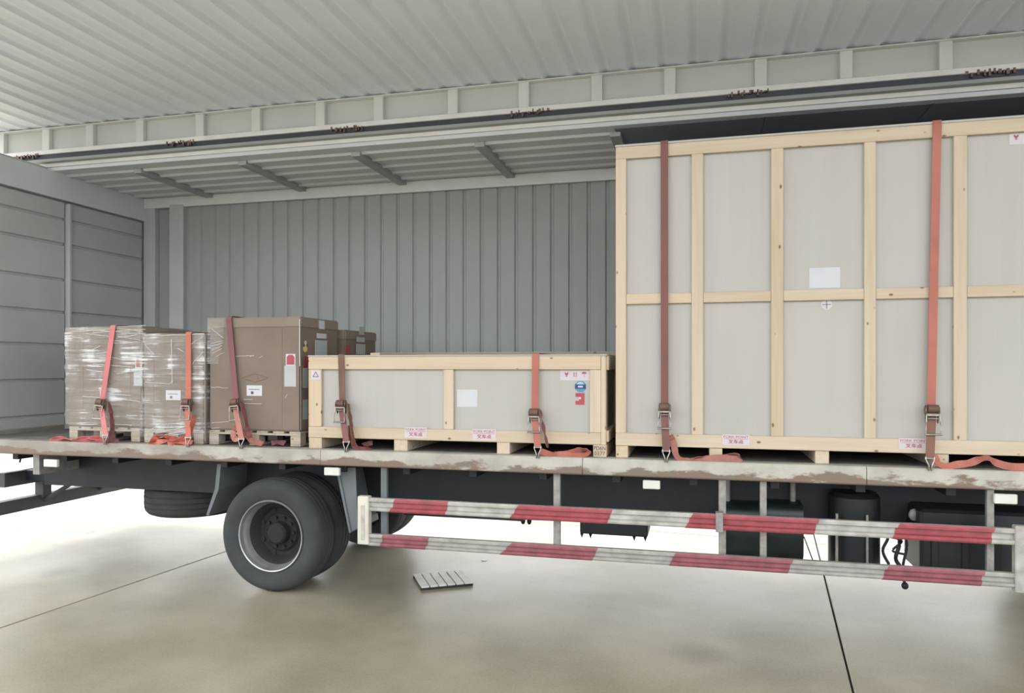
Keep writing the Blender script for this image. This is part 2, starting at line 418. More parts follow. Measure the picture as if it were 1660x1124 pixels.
# the raised wing
wg = board('wing', 'strip_paint', truck, XO, XFR, 6.10, 6.14, 4.00, 4.30)
wp = board('wing_skin', 'wall_paint', truck, XO, XFR, 3.3, 6.14, 4.285, 4.31)
WZ = 4.245; pit = .236
prof = [(0, WZ), (.06, WZ+.001), (.10, WZ-.003), (.125, WZ-.010), (.145, WZ-.011), (.165, WZ+.006), (.195, WZ+.012), (.220, WZ+.006), (pit, WZ)]
base = MB().prism(prof, 'y', 3.42, 6.10, closed=False).build('wing_panel', 'wing_paint', wp, smooth=True)
x = XO; k = 0
while x < XFR-.1:
    if k == 0: base.location = (x, 0, 0)
    else: inst(base, 'wing_panel', wp, (x, 0, 0))
    x += pit; k += 1
board('wing_lip', 'rib_paint', wg, XO, XFR, 6.04, 6.10, 4.222, 4.234)
board('wing_edge_rail', 'rib_paint', wp, XO, XFR, 3.30, 3.42, 4.17, 4.285)
for u in (4, 77, 148, 229, 326, 417, 521, 615, 735, 850, 968, 1086, 1233, 1371, 1532):
    x = AX(u, 6.08); board('wing_stub', 'rib_paint', wg, x-.045, x+.045, 6.055, 6.10, 4.012, 4.225)
for k in range(3):
    x = AX(1532, 6.08)+.62*(k+1); board('wing_stub', 'rib_paint', wg, x-.045, x+.045, 6.055, 6.10, 4.012, 4.225)

# wheels
WX, WZc, WR = AX(437, 5.13), .452, .452
tyre_prof = [(.02, .285), (.006, .30), (.0, .325), (-.012, .36), (-.012, .39), (.0, .418), (.022, .438), (.045, .447),
             (.06, .450), (.065, .441), (.072, .441), (.077, .451), (.11, .452), (.115, .442), (.123, .442), (.128, .452), (.165, .452),
             (.17, .442), (.178, .442), (.183, .451), (.21, .449), (.235, .437), (.25, .41), (.26, .36), (.25, .31), (.235, .285), (.20, .275), (.05, .275), (.02, .285)]
rim_prof = [(.012, .287), (.002, .283), (.006, .274), (.03, .268), (.05, .262), (.065, .250), (.12, .246), (.128, .240)]
disc_prof = [(.100, .2475), (.108, .234), (.13, .215), (.175, .19), (.18, .165), (.17, .15), (.16, .145)]
def wheel(x, y, outer=True, name='wheel', parent=truck):
    t = MB().lathe(tyre_prof, (x, y, WZc)).build(name, 'rubber', parent, True)
    if outer:
        # slight bulge where the tyre stands on the floor
        MB().lathe(rim_prof, (x, y, WZc)).build('rim', 'rim_steel', t, True)
        MB().lathe(disc_prof+[(.16, .0)], (x, y, WZc), 48).build('wheel_disc', 'rim_dark', t, True)
        MB().lathe([(.16, .09), (.10, .085), (.085, .07), (.08, 0)], (x, y, WZc), 32).build('hub', 'rim_dark', t, True)
        q = MB()
        for k in range(10):
            a = 2*PI*k/10
            q.cyl((x+.122*math.cos(a), y+.14, WZc+.122*math.sin(a)), (x+.122*math.cos(a), y+.165, WZc+.122*math.sin(a)), .014, 6)
        q.build('wheel_nut', 'rim_dark', t)['kind'] = 'stuff'
        q = MB()
        for k in range(8):
            a = 2*PI*(k+.5)/8
            q.cyl((x+.188*math.cos(a), y+.168, WZc+.188*math.sin(a)), (x+.188*math.cos(a), y+.177, WZc+.192*math.sin(a)), .024, 12)
        q.build('hand_hole', 'rim_dark', t)['kind'] = 'stuff'
    else:
        MB().lathe([(.03, .28), (.13, .27), (.13, 0)], (x, y, WZc), 32).build('rim', 'rim_dark', t, True)
    return t
wheel(WX, 5.13); wheel(WX, 5.43, False); wheel(WX, 6.72, False); wheel(WX, 7.02, False)
wheel(2.95, 5.2); wheel(2.95, 6.95, False)
ax = MB().cyl((WX, 5.5, WZc), (WX, 7.0, WZc), .065, 16).build('axle', 'chassis_black', truck, True)
MB().sphere((WX, 6.2, WZc+.01), .19, 1, .8, 1).build('differential', 'chassis_black', ax, True)
for y in (5.74, 6.55):
    q = MB()
    for i, L in enumerate((.78, .70, .58, .46, .34, .22)):
        P_ = [(WX-L+2*L*t/10, y, .60-.02*i-.06+.075*((-1+2*t/10)*L/.78)**2) for t in range(11)]
        q.ribbon([(p, (0, 1, 0)) for p in P_], .08, .018)
    q.build('leaf_spring', 'chassis_black', truck)
# mudguard plates in front of and behind the wheel
def plate(ps, y0, y1, nm, mt):
    return MB().prism(ps, 'y', y0, y1).bevel(.003).build(nm, mt, truck)
def px(L, Y): return [(AX(u, Y), AZ(u, v, Y)) for u, v in L]
pl = px([(546, 758), (568, 864), (582, 855), (578, 758)], 5.22)
plate(pl, 5.20, 5.215, 'mudguard', 'fender')
pl = px([(545, 757), (567, 864), (570, 863), (549, 757)], 5.2)
plate(pl, 5.19, 5.70, 'mudguard', 'fender')
pl = px([(356, 752), (352, 792), (338, 834), (342, 835), (358, 793), (362, 752)], 5.25)
plate(pl, 5.22, 5.75, 'mudguard', 'fender')
# spare wheel slung flat under the tail
sx_, sy_ = -4.72, 6.12
q = MB().lathe(tyre_prof, (0, 0, 0)); bmesh.ops.transform(q.bm, verts=q.bm.verts, matrix=Matrix.Translation((sx_, sy_, .415)) @ Matrix.Rotation(PI/2, 4, 'X'))
sp = q.build('spare_wheel', 'rubber', truck, True)
MB().cyl((sx_, sy_, .50), (sx_, sy_, .66), .27, 32).build('rim', 'rim_dark', sp, True)
MB().cyl((sx_, sy_, .60), (sx_, sy_, 1.0), .02, 8).build('carrier_bolt', 'chassis_black', sp)
MB().box(sx_-.05, sx_+.05, 5.66, 6.75, .70, .75).build('carrier_bar', 'chassis_black', sp)
# rear underrun frame
XB = -6.3
ub = board('underrun_bar', 'beam_grey', truck, XB-.05, XB+.05, 5.20, 7.2, .415, .535)
board('cross_beam', 'beam_grey', ub, XB-.04, XB+.04, AY(2, XB), 6.98, .665, .80)
for y in (5.82, 6.50):
    board('bracket', 'beam_grey', ub, XB-.03, XB+.07, y, y+.10, .50, .80)
    MB().tube([(XB+.03, y+.05, .47), (XB+.45, y+.05, .70)], .022).build('brace', 'beam_grey', ub)
    board('tail_beam', 'chassis_black', ub, XB, -5.95, y-.16, y-.06, .70, .80)
x = AX(58, 5.2); board('hanger', 'support_steel', truck, x, x+.07, 5.17, 5.60, .85, DB)
q = MB().tube(catmull([(AX(38, 5.3), 5.3, 1.04), (AX(42, 5.3), 5.3, 1.01), (AX(35, 5.3), 5.3, .985), (AX(32, 5.3), 5.3, .93)], 6), .008)
q.build('rope_hook', 'chassis_black', truck)
# side marker lamps
for (u0, v0, u1, v1) in ((70, 745, 92, 757), (525, 758, 550, 771), (1042, 779, 1070, 793), (1612, 801, 1650, 817)):
    Y = YN+.02
    o = board('side_marker', 'marker_white', truck, AX(u0, Y), AX(u1, Y), Y, Y+.03, AZ(u0, v1, Y), AZ(u0, v0, Y)+.0, bev=.005)
# tanks, boxes and pipes hung under the deck
def tank(name, u0, u1, Y, dep, z0, z1, mat, horiz=True):
    a, b = AX(u0, Y), AX(u1, Y); r = min(dep, z1-z0)/2
    n = 20; ps = []
    for k in range(n):
        t = 2*PI*k/n; e = .45
        c, s_ = math.cos(t), math.sin(t)
        ps.append((Y+dep/2+dep/2*math.copysign(abs(c)**e, c), (z0+z1)/2+(z1-z0)/2*math.copysign(abs(s_)**e, s_)))
    o = MB().prism(ps, 'x', a, b).bevel(.012).build(name, mat, truck, True)
    return o, a, b
o, a, b = tank('air_tank', 1176, 1236, 5.36, .34, .43, .82, 'tank_green')
MB().cyl((a+.02, 5.53, .82), (a+.02, 5.53, 1.0), .02).build('tank_hanger', 'support_steel', o)
o, a, b = tank('air_tank', 1240, 1303, 5.36, .34, .44, .84, 'tank_green')
MB().cyl((b-.05, 5.53, .82), (b-.05, 5.53, 1.0), .02).build('tank_hanger', 'support_steel', o)
q = MB().lathe([(0, .0), (0, .14), (.03, .165), (.5, .165), (.53, .14), (.53, 0)], (0, 0, 0), 32)
bmesh.ops.transform(q.bm, verts=q.bm.verts, matrix=Matrix.Translation((AX(1384, 5.5), 5.50, .93)) @ Matrix.Rotation(-PI/2, 4, 'X'))
f_ = q.build('filter_tank', 'tank_dark', truck, True)
for (u0, u1) in ((1355, 1357), (1404, 1406)):
    MB().box(AX(u0, 5.33), AX(u1, 5.33)+.006, 5.325, 5.35, .46, .80).build('strap_band', 'support_steel', f_)
bx = board('battery_box', 'tank_dark', truck, AX(1492, 5.30), AX(1640, 5.30)+.2, 5.30, 5.70, .425, .86, bev=.02)
board('box_lid', 'tank_green', bx, AX(1490, 5.29), AX(1640, 5.29)+.2, 5.285, 5.71, .70, .735, bev=.008)
for k in range(3):
    board('box_rib', 'tank_dark', bx, AX(1510, 5.29)+k*.18, AX(1510, 5.29)+k*.18+.04, 5.288, 5.30, .46, .69)
mf = board('exhaust_box', 'chassis_black', truck, AX(940, 5.8), AX(1050, 5.8), 5.80, 6.15, AZ(1000, 869, 5.8), .72, bev=.01)
for u in (943, 957, 1028, 1046):
    x = AX(u, 5.8); MB().cyl((x, 5.81, .46), (x, 5.81, .42), .016, 6, 0).build('bolt_end', 'chassis_black', mf)
ep = MB().tube([(-2.3, 6.05, .60), (-1.5, 6.02, .545), (-.6, 6.0, .56), (.2, 6.0, .56), (2.6, 6.0, .62)], .05, 12).build('drive_shaft', 'chassis_black', truck, True)
for u in (848, 858):
    x = AX(u, 5.95); MB().sphere((x, 5.95, .505), .02, 1, 1, 1.6).build('shaft_lug', 'chassis_black', ep)
board('spring_beam', 'chassis_black', truck, AX(655, 5.75), AX(850, 5.75), 5.75, 5.80, AZ(760, 841, 5.75), .70)
MB().tube(catmull([(-2.95, 5.74, .60), (-2.55, 5.7, .59), (-2.0, 5.7, .63), (-1.4, 5.72, .66), (0, 5.72, .66)], 5), .035).build('air_pipe', 'chassis_black', truck)
for (L, r_) in (([(1432, 846), (1440, 870), (1431, 893), (1441, 915)], .010), ([(1450, 850), (1458, 880), (1452, 905), (1459, 918)], .013),
                ([(1464, 852), (1470, 885), (1464, 918), (1467, 952)], .009), ([(1448, 872), (1462, 878), (1447, 893), (1466, 899)], .008)):
    MB().tube(catmull([(AX(u, 5.35), 5.35, AZ(u, v, 5.35)) for u, v in L], 6), r_).build('air_hose', 'chassis_black', truck)
MB().sphere((AX(1467, 5.35), 5.35, AZ(1467, 950, 5.35)), .022, 1, 1, 1.1).build('hose_end', 'chassis_black', truck)
MB().tube([(AX(1303, 5.4), 5.4, AZ(1303, 870, 5.4)), (AX(1320, 5.4), 5.4, AZ(1320, 915, 5.4))], .004).build('drain_cord', 'chassis_black', truck)
for u in (1392, 1473):
    q = MB().sphere((AX(u, 5.55), 5.42, .885 if u < 1400 else .80), .035, 1, .6, 1.2); q.build('valve', 'support_steel', truck, True)

# side guard
GY = YN-.01
pst = MB().box(AX(582, GY), AX(600, GY), GY-.03, GY+.03, AZ(590, 882, GY), AZ(590, 804, GY)).bevel(.006).build('side_guard', 'guard_post_paint', truck)
board('slot_emboss', 'guard_white', pst, AX(588, GY), AX(594, GY), GY-.034, GY-.028, .50, .76, bev=.004)
board('end_post', 'guard_white', pst, AX(1643, GY), AX(1643, GY)+.10, GY-.03, GY+.03, .43, .835, bev=.006)
def rail_prof(zt, h, o=0.0):
    y = GY-.02-o; zb = zt-h
    return [(GY+.02, zb), (y+.006, zb-o), (y, zb+.1*h), (y, zb+.27*h), (y+.024, zb+.33*h), (y+.024, zb+.67*h), (y, zb+.73*h), (y, zb+.9*h), (y+.006, zt+o), (GY+.02, zt)]
xa, xb = AX(598, GY), AX(1644, GY)
for zt, h, mt, mr, bands in ((.815, .098, 'guard_white', 'band_red', ((632, 642, 722, 728), (826, 842, 984, 994), (1110, 1124, 1318, 1328), (1444, 1458, 1604, 1612))),
                         (.545, .088, 'guard_dusty', 'band_red_dusty', ((617, 622, 690, 697), (810, 832, 960, 970), (1084, 1096, 1276, 1286), (1428, 1440, 1588, 1596)))):
    rl = MB().prism(rail_prof(zt, h), 'x', xa, xb).build('guard_rail', mt, truck)
    rl.parent = pst; rl.matrix_parent_inverse = world_of(pst).inverted()
    for (a0, a1, b0, b1) in bands:
        q = MB(); pr = rail_prof(zt, h, .002)[1:-1]
        n = len(pr); A = []; B = []
        for i, p in enumerate(pr):
            t = i/(n-1)
            A.append(q.bm.verts.new((AX(a0+(a1-a0)*t, GY), *p))); B.append(q.bm.verts.new((AX(b0+(b1-b0)*t, GY), *p)))
        for i in range(n-1): q.bm.faces.new((A[i], A[i+1], B[i+1], B[i]))
        q.build('red_band', mr, pst)
for (u0, u1, m_) in ((617, 627, 'fender'), (897, 908, 'support_steel'), (1165, 1177, 'support_steel'), (1232, 1243, 'support_steel'), (1600, 1612, 'support_steel')):
    Y = GY+.06; board('guard_hanger', m_, pst, AX(u0, Y), AX(u1, Y), Y, Y+.035, .47, DB)
board('rail_clamp', 'support_steel', pst, AX(1160, GY), AX(1172, GY), GY-.03, GY+.03, .70, .83)

# ------------------------------------------------------------------ loads
def sticker(parent, name, mat, u0, v0, u1, v1, Y, th=.0015):
    um = (u0+u1)/2
    return MB().box(AX(u0, Y), AX(u1, Y), Y-th, Y, AZ(um, v1, Y), AZ(um, v0, Y)).build(name, mat, parent)
def fork_sticker(parent, u0, v0, u1, v1, Y):
    s = sticker(parent, 'sticker', 'paper_pink', u0, v0, u1, v1, Y)
    xm = (AX(u0, Y)+AX(u1, Y))/2; um = (u0+u1)/2; W_ = AX(u1, Y)-AX(u0, Y)
    zt, zb = AZ(um, v0, Y), AZ(um, v1, Y); H = zt-zb
    lettering('FORK POINT', H*.34, xm, Y-.0022, zb+H*.77, 'ink_red', s, sx=W_*.92/(H*.34*5.75))
    MB().box(xm-W_*.45, xm+W_*.45, Y-.0026, Y-.0015, zb+H*.575, zb+H*.60).build('underline', 'ink_red', s)
    lettering('叉车点', H*.40, xm, Y-.0022, zb+H*.30, 'ink_red', s, sx=1.15, bold=.0006)
    return s

# ---- tall crate
CY = 5.13
TX0, TX1 = AX(998, CY), 3.02; TZ0, TZ1 = DZ+.085, AZ(998, 239, CY)
tc = thing('tall_crate', 'tall pale plywood crate framed in pine battens, nearly as high as the truck box', 'crate', ((TX0+TX1)/2, CY+.95, DZ))
TD = 1.9
board('core', 'plywood', tc, TX0+.03, TX1-.03, CY+.05, CY+TD-.02, TZ0+.01, TZ1-.015)
st = [(998, 1015), (1121, 1140), (1250, 1270), (1401, 1420), (1546, 1568)]
sx = [(AX(a, CY), AX(b, CY)) for a, b in st]; sx += [(2.19, 2.27), (TX1-.08, TX1)]
zr = [(TZ0, TZ0+.088), (AZ(1060, 494, CY)-.0, AZ(1060, 480, CY)), (TZ1-.085, TZ1)]
zmid = (2.233, 2.303)
for i, (a, b) in enumerate(sx):
    board('stud', 'pine_upright', tc, a, b, CY+.0, CY+.026, zr[0][1], zr[2][0])
    if i < len(sx)-1:
        c = sx[i+1][0]
        board('middle_rail', 'pine_level', tc, b+.001, c-.001, CY+.001, CY+.026, *zmid)
        board('plywood_panel', 'plywood', tc, b-.01, c+.01, CY+.026, CY+.036, TZ0+.05, zmid[0]+.01)
        board('plywood_panel', 'plywood', tc, b-.01, c+.01, CY+.026, CY+.036, zmid[1]-.01, TZ1-.05)
board('bottom_rail', 'pine_level', tc, TX0, TX1, CY-.001, CY+.026, *zr[0])
board('top_rail', 'pine_level', tc, TX0, TX1, CY-.001, CY+.026, TZ1-.085, TZ1)
board('lid', 'plywood', tc, TX0-.004, TX1+.004, CY-.004, CY+TD, TZ1, TZ1+.016)
# side of the crate facing the low crate
for (y0, y1) in ((CY+.026, CY+.10), (CY+.9, CY+.98), (CY+TD-.08, CY+TD)):
    board('side_stud', 'pine_upright', tc, TX0, TX0+.03, y0, y1, TZ0, TZ1)
for z in ((TZ0, TZ0+.088), zmid, (TZ1-.085, TZ1)):
    board('side_rail', 'pine_deep', tc, TX0+.001, TX0+.03, CY+.10, CY+.9, *z)
for x in (TX0+.0, AX(1155, CY)-.02, AX(1322, CY), 1.46, 2.2, TX1-.08):
    board('skid', 'pine_deep', tc, x, x+.085, CY+.01, CY+TD-.03, DZ, TZ0)
s = sticker(tc, 'paper_note', 'paper', 1312, 434, 1362, 467, CY+.026)
s = MB().cyl((AX(1340, CY+.026), CY+.0245, AZ(1340, 494, CY+.026)), (AX(1340, CY+.026), CY+.026, AZ(1340, 494, CY+.026)), .034, 24).build('balance_sticker', 'paper_pink', tc)
zc_, xc_ = AZ(1340, 494, CY+.026), AX(1340, CY+.026)
MB().box(xc_-.026, xc_+.026, CY+.0235, CY+.0245, zc_-.002, zc_+.002).box(xc_-.002, xc_+.002, CY+.0233, CY+.0245, zc_-.026, zc_+.026).build('cross_mark', 'ink_dark', s)
fork_sticker(tc, 1171, 705, 1215, 722, CY-.0012); fork_sticker(tc, 1457, 711, 1506, 729, CY-.0012)
def glass_mark(q, x, z, s_, Y):
    q.prism([(x-.5*s_, z+.55*s_), (x-.42*s_, z), (x-.12*s_, z-.25*s_), (x-.12*s_, z-.45*s_), (x-.35*s_, z-.6*s_), (x+.35*s_, z-.6*s_), (x+.12*s_, z-.45*s_), (x+.12*s_, z-.25*s_), (x+.42*s_, z), (x+.5*s_, z+.55*s_), (x, z+.2*s_)], 'y', Y-.003, Y-.0015)
def arrows_mark(q, x, z, s_, Y):
    for dx in (-.3, .3):
        q.prism([(x+(dx-.09)*s_, z-.5*s_), (x+(dx+.09)*s_, z-.5*s_), (x+(dx+.09)*s_, z+.2*s_), (x+(dx+.2)*s_, z+.2*s_), (x+dx*s_, z+.6*s_), (x+(dx-.2)*s_, z+.2*s_), (x+(dx-.09)*s_, z+.2*s_)], 'y', Y-.003, Y-.0015)
    q.box(x-.55*s_, x+.55*s_, Y-.003, Y-.0015, z-.66*s_, z-.57*s_)
def umbrella_mark(q, x, z, s_, Y):
    q.prism([(x+.6*s_*math.cos(PI*k/10), z+.1*s_+.5*s_*math.sin(PI*k/10)) for k in range(11)], 'y', Y-.003, Y-.0015)
    q.box(x-.03*s_, x+.03*s_, Y-.003, Y-.0015, z-.6*s_, z+.1*s_); q.box(x-.03*s_, x+.2*s_, Y-.003, Y-.0015, z-.66*s_, z-.58*s_)
s = sticker(tc, 'handling_sticker', 'paper_pink', 1636, 215, 1700, 233, CY+.026)
q = MB(); zz = AZ(1650, 222, CY+.026)
glass_mark(q, AX(1650, CY), zz, .028, CY+.026); arrows_mark(q, AX(1650, CY)+.09, zz, .028, CY+.026); umbrella_mark(q, AX(1650, CY)+.18, zz, .028, CY+.026)
q.build('handling_marks', 'ink_red', s)['kind'] = 'stuff'

# ---- low crate
LX0, LX1 = AX(500, CY), AX(974, CY); LXe = AX(983, CY); LZ1 = AZ(740, 578, CY); LZ0 = DZ+.085
lc = thing('low_crate', 'long low plywood crate with a pine frame standing left of the tall one', 'crate', ((LX0+LX1)/2, CY+.5, DZ))
LD = .80
board('core', 'plywood', lc, LX0+.02, LX1-.0, CY+.05, CY+LD-.01, LZ0+.01, LZ1-.02)
ls = [(LX0, AX(521, CY)), (AX(719, CY), AX(735, CY)), (AX(956, CY), LX1)]
for i, (a, b) in enumerate(ls):
    board('stud', 'pine_upright', lc, a, b, CY, CY+.025, LZ0+.086, LZ1-.098)
    if i < 2: board('plywood_panel', 'plywood', lc, b-.01, ls[i+1][0]+.01, CY+.025, CY+.036, LZ0+.05, LZ1-.05)
board('bottom_rail', 'pine_level', lc, LX0, LX1, CY-.001, CY+.025, LZ0, LZ0+.085)
board('top_rail', 'pine_level', lc, LX0, LX1, CY-.003, CY+.025, LZ1-.097, LZ1)
board('lid', 'plywood', lc, LX0-.003, LXe+.005, CY-.006, CY+LD, LZ1, LZ1+.012)
board('lid_batten', 'pine_deep', lc, LX0+.5, LX0+.58, CY+.05, CY+LD, LZ1+.012, LZ1+.030)
for (y0, y1) in ((CY+.0, CY+.025), (CY+.03, CY+.11), (CY+LD-.09, CY+LD-.01)):
    board('end_stud', 'pine_upright', lc, LX1+.001, LXe-.004, y0, y1, LZ0, LZ1)
board('end_panel', 'plywood', lc, LX1-.02, LX1+.012, CY+.03, CY+LD-.02, LZ0, LZ1)
for z in ((LZ0+.02, LZ0+.10), (LZ1-.10, LZ1)):
    board('end_rail', 'pine_deep', lc, LX1+.0, LXe+.014, CY+.02, CY+LD-.0, *z)
for (a, b) in ((500, 521), (638, 660), (805, 826), (961, 983)):
    q = board('skid', 'pine_deep', lc, AX(a, CY)+.001, AX(b, CY), CY+.005, CY+LD-.04, DZ, LZ0)
fork_sticker(lc, 656, 693, 692, 710, CY-.0012); fork_sticker(lc, 766, 696, 804, 714, CY-.0012)
sticker(lc, 'paper_note', 'paper', 741, 632, 774, 660, CY+.025)
YS = CY+.025
s = sticker(lc, 'handling_sticker', 'paper_pink', 908, 600.5, 956, 617, YS)
q = MB(); zz = AZ(930, 607, YS); glass_mark(q, AX(918.5, YS), zz, .028, YS); arrows_mark(q, AX(932.5, YS), zz, .026, YS); umbrella_mark(q, AX(947, YS), zz, .030, YS)
q.build('handling_marks', 'ink_red', s)['kind'] = 'stuff'
# warning sticker: blue octagon over a red tag with a white notch
xo, zo, ro = AX(941, YS), AZ(941, 627, YS), .043
def ngon(x, z, r, n=8, ph=PI/8, lo=-9, hi=9):
    return [(x+r*math.cos(2*PI*k/n+ph), z+r*math.sin(2*PI*k/n+ph)) for k in range(n)]
oc = MB().prism(ngon(xo, zo, ro), 'y', YS-.002, YS).build('octagon_sticker', 'sticker_blue', lc)
MB().box(xo-.039, xo+.039, YS-.003, YS-.002, zo-.016, zo+.016).build('dark_band', 'sticker_navy', oc)
MB().box(xo-.017, xo+.017, YS-.004, YS-.003, zo-.006, zo+.006).build('white_bar', 'paper', oc)
MB().prism([(xo-.028, zo+.016), (xo+.028, zo+.016), (xo+.012, zo+.033), (xo-.012, zo+.033)], 'y', YS-.003, YS-.002).build('pale_crescent', 'sticker_sky', oc)
a, b = AX(933, YS), AX(947.5, YS); zt, zb = AZ(940, 637.5, YS), AZ(940, 656.5, YS)
rs = MB().prism([(a, zb), (b, zb), (b, zt), (a, zt), (a, zt-.028), (a+.026, zt-.028), (a+.026, zt-.056), (a, zt-.056)], 'y', YS-.002, YS).build('red_tag', 'sticker_red', lc)
MB().cyl((a+.033, YS-.003, zt-.036), (a+.033, YS-.0018, zt-.036), .008, 12).build('white_dot', 'paper', rs)
# recycling style triangle on the left stud
s = sticker(lc, 'triangle_sticker', 'paper_pink', 505, 601, 520, 616, CY-.0008)
xt, zt_ = AX(512, CY), AZ(512, 607.5, CY); q = MB(); T = [(xt-.023, zt_-.017), (xt+.023, zt_-.017), (xt, zt_+.021)]
for k in range(3):
    p, r_ = T[k], T[(k+1) % 3]; q.tube([(p[0], CY-.003, p[1]), (r_[0], CY-.003, r_[1])], .0022, 4)
q.build('triangle_mark', 'ink_dark', s)
# hand written code on the right foot
sx_m = (AX(961, CY)+AX(983, CY))/2
o = bpy.data.objects['skid']
ft = [c for c in lc.children if c.name.startswith('skid')][-1]
lettering('PD6N', .040, sx_m, CY+.003, DZ+.060, 'ink_dark', ft, sx=.86); lettering('0377', .040, sx_m, CY+.003, DZ+.023, 'ink_dark', ft, sx=.95)

# second low crate behind it
B0, B1, BY = AX(604, 6.2), -.62, 6.2; BZ1 = AZ(750, 573.5, BY)
bc = thing('low_crate', 'low wooden crate behind the long low one, only its dark top edge showing', 'crate', ((B0+B1)/2, BY+.4, DZ))
board('core', 'plywood', bc, B0+.02, B1-.02, BY+.03, BY+.85, DZ+.09, BZ1-.02)
board('top_rail', 'pallet_wood', bc, B0, B1, BY, BY+.03, BZ1-.10, BZ1); board('bottom_rail', 'pine_level', bc, B0, B1, BY, BY+.03, DZ+.085, DZ+.17)
for x in (B0, (B0+B1)/2, B1-.09):
    board('stud', 'pine_upright', bc, x, x+.09, BY+.001, BY+.029, DZ+.17, BZ1-.10); board('skid', 'pine_deep', bc, x, x+.09, BY+.02, BY+.83, DZ, DZ+.085)
board('lid', 'pallet_wood', bc, B0, B1, BY, BY+.86, BZ1, BZ1+.012)

# ---- cartons on pallets
def pallet(x0, x1, y0, y1, label):
    t = thing('pallet', label, 'pallet', ((x0+x1)/2, (y0+y1)/2, DZ), 'pallets under the cartons')
    W_ = x1-x0; bw = .09
    for k in range(3):
        x = x0+k*(W_-bw)/2
        board('bottom_board', 'pallet_wood_deep', t, x, x+bw, y0, y1, DZ, DZ+.016)
        for j in range(3):
            y = y0+j*(y1-y0-.09)/2
            board('block', 'pallet_wood', t, x, x+bw, y, y+.09, DZ+.016, DZ+.085)
    for j in range(3):
        y = y0+j*(y1-y0-.09)/2
        board('stringer_board', 'pallet_wood', t, x0, x1, y, y+.09, DZ+.085, DZ+.102)
    n = 6; 
    for k in range(n):
        x = x0+k*(W_-.10)/(n-1)
        board('deck_board', 'pallet_wood_deep', t, x, x+.10, y0, y1, DZ+.102, DZ+.118)
    return t
PZ = DZ+.119
def carton(x0, x1, y0, y1, z1, label, lid=.085, group='cartons on pallets', name='carton'):
    t = thing(name, label, 'box', ((x0+x1)/2, (y0+y1)/2, PZ), group)
    MB().box(x0, x1, y0, y1, PZ, z1-.01).bevel(.012, 2).build('carton_body', 'carton_brown', t, True)
    if lid: MB().box(x0-.006, x1+.006, y0-.006, y1+.006, z1-lid, z1).bevel(.010, 2).build('carton_lid', 'carton_lid', t, True)
    return t
def film_shell(parent, x0, x1, y0, y1, z0, z1, amp=.007, dx=.02, top=True):
    q = MB(); bm = q.bm
    off = .012
    per = [(x0-off, y1+off), (x0-off, y0-off), (x1+off, y0-off), (x1+off, y1+off)]
    pts = []
    for a, b in zip(per, per[1:]):
        n = max(2, int(math.hypot(b[0]-a[0], b[1]-a[1])/dx))
        for k in range(n): pts.append((a[0]+(b[0]-a[0])*k/n, a[1]+(b[1]-a[1])*k/n))
    pts.append(per[-1])
    nz = int((z1-z0)/dx); rows = []
    cx, cy = (x0+x1)/2, (y0+y1)/2
    for j in range(nz+1):
        z = z0+(z1-z0)*j/nz; r = []
        for (x, y) in pts:
            d = noise.noise(Vector((x*4, y*4, z*26)))*amp+noise.noise(Vector((x*17, y*17, z*11)))*amp*.5
            d = max(d, -.005); v = Vector((x-cx, y-cy, 0)); v.normalize()
            r.append(bm.verts.new((x+v.x*d, y+v.y*d, z+.004*noise.noise(Vector((x*9, y*9, z*5))))))
        rows.append(r)
    for a, b in zip(rows, rows[1:]):
        for k in range(len(pts)-1): bm.faces.new((a[k], a[k+1], b[k+1], b[k]))
    if top:
        bm.faces.new([bm.verts.new((x, y, z1+.004)) for x, y in per])
    return q.build('stretch_film', 'stretch_film', parent, True)
def wraps(parent, L, Y, r=.0028):
    """taut creases of stretch film, bright lines of rolled-up plastic"""
    q = MB()
    for (u0, v0, u1, v1) in L:
        n = 6; P_ = []
        for k in range(n+1):
            t = k/n; u = u0+(u1-u0)*t; v = v0+(v1-v0)*t+random.uniform(-.5, .5)
            P_.append((AX(u, Y), Y+random.uniform(-.001, .001), AZ(u, v, Y)))
        q.tube(P_, r, 5)
    q.build('film_crease', 'film_white', parent, True)['kind'] = 'stuff'
m, nt, b = nodes_of('film_white'); b.inputs['Base Color'].default_value = (.70, .70, .68, 1); b.inputs['Roughness'].default_value = .15; b.inputs['Alpha'].default_value = .75
def shipping_label(parent, u0, v0, u1, v1, Y, mat='paper'):
    s = sticker(parent, 'shipping_label', mat, u0, v0, u1, v1, Y)
    x0, x1 = AX(u0, Y), AX(u1, Y); um = (u0+u1)/2; zt, zb = AZ(um, v0, Y), AZ(um, v1, Y); W_, H = x1-x0, zt-zb
    q = MB()
    for k in range(7): q.box(x0+W_*(.14+.10*k), x0+W_*(.21+.10*k), Y-.0022, Y-.0015, zt-H*.42, zt-H*.34)
    q.box(x0+W_*.28, x0+W_*.45, Y-.0022, Y-.0015, zb+H*.16, zb+H*.42)
    q.build('label_print', 'ink_dark', s)['kind'] = 'stuff'; return s
def tilt_label(parent, u0, v0, u1, v1, vm, Y):
    a = sticker(parent, 'tilt_indicator', 'paper', u0+2.5, v0, u1-1, vm, Y)
    x0, x1 = AX(u0+4, Y), AX(u1-2.5, Y); um = (u0+u1)/2; zt, zb = AZ(um, v0+1.5, Y), AZ(um, vm-1.5, Y); W_ = x1-x0
    MB().prism([(x0, zb), (x1, zb), (x1, zt-.25*W_), (x1-.25*W_, zt), (x0+.25*W_, zt), (x0, zt-.25*W_)], 'y', Y-.0025, Y-.0015).build('red_shield', 'sticker_red', a)
    return sticker(parent, 'instruction_card', 'paper_grey', u0, vm, u1, v1, Y)
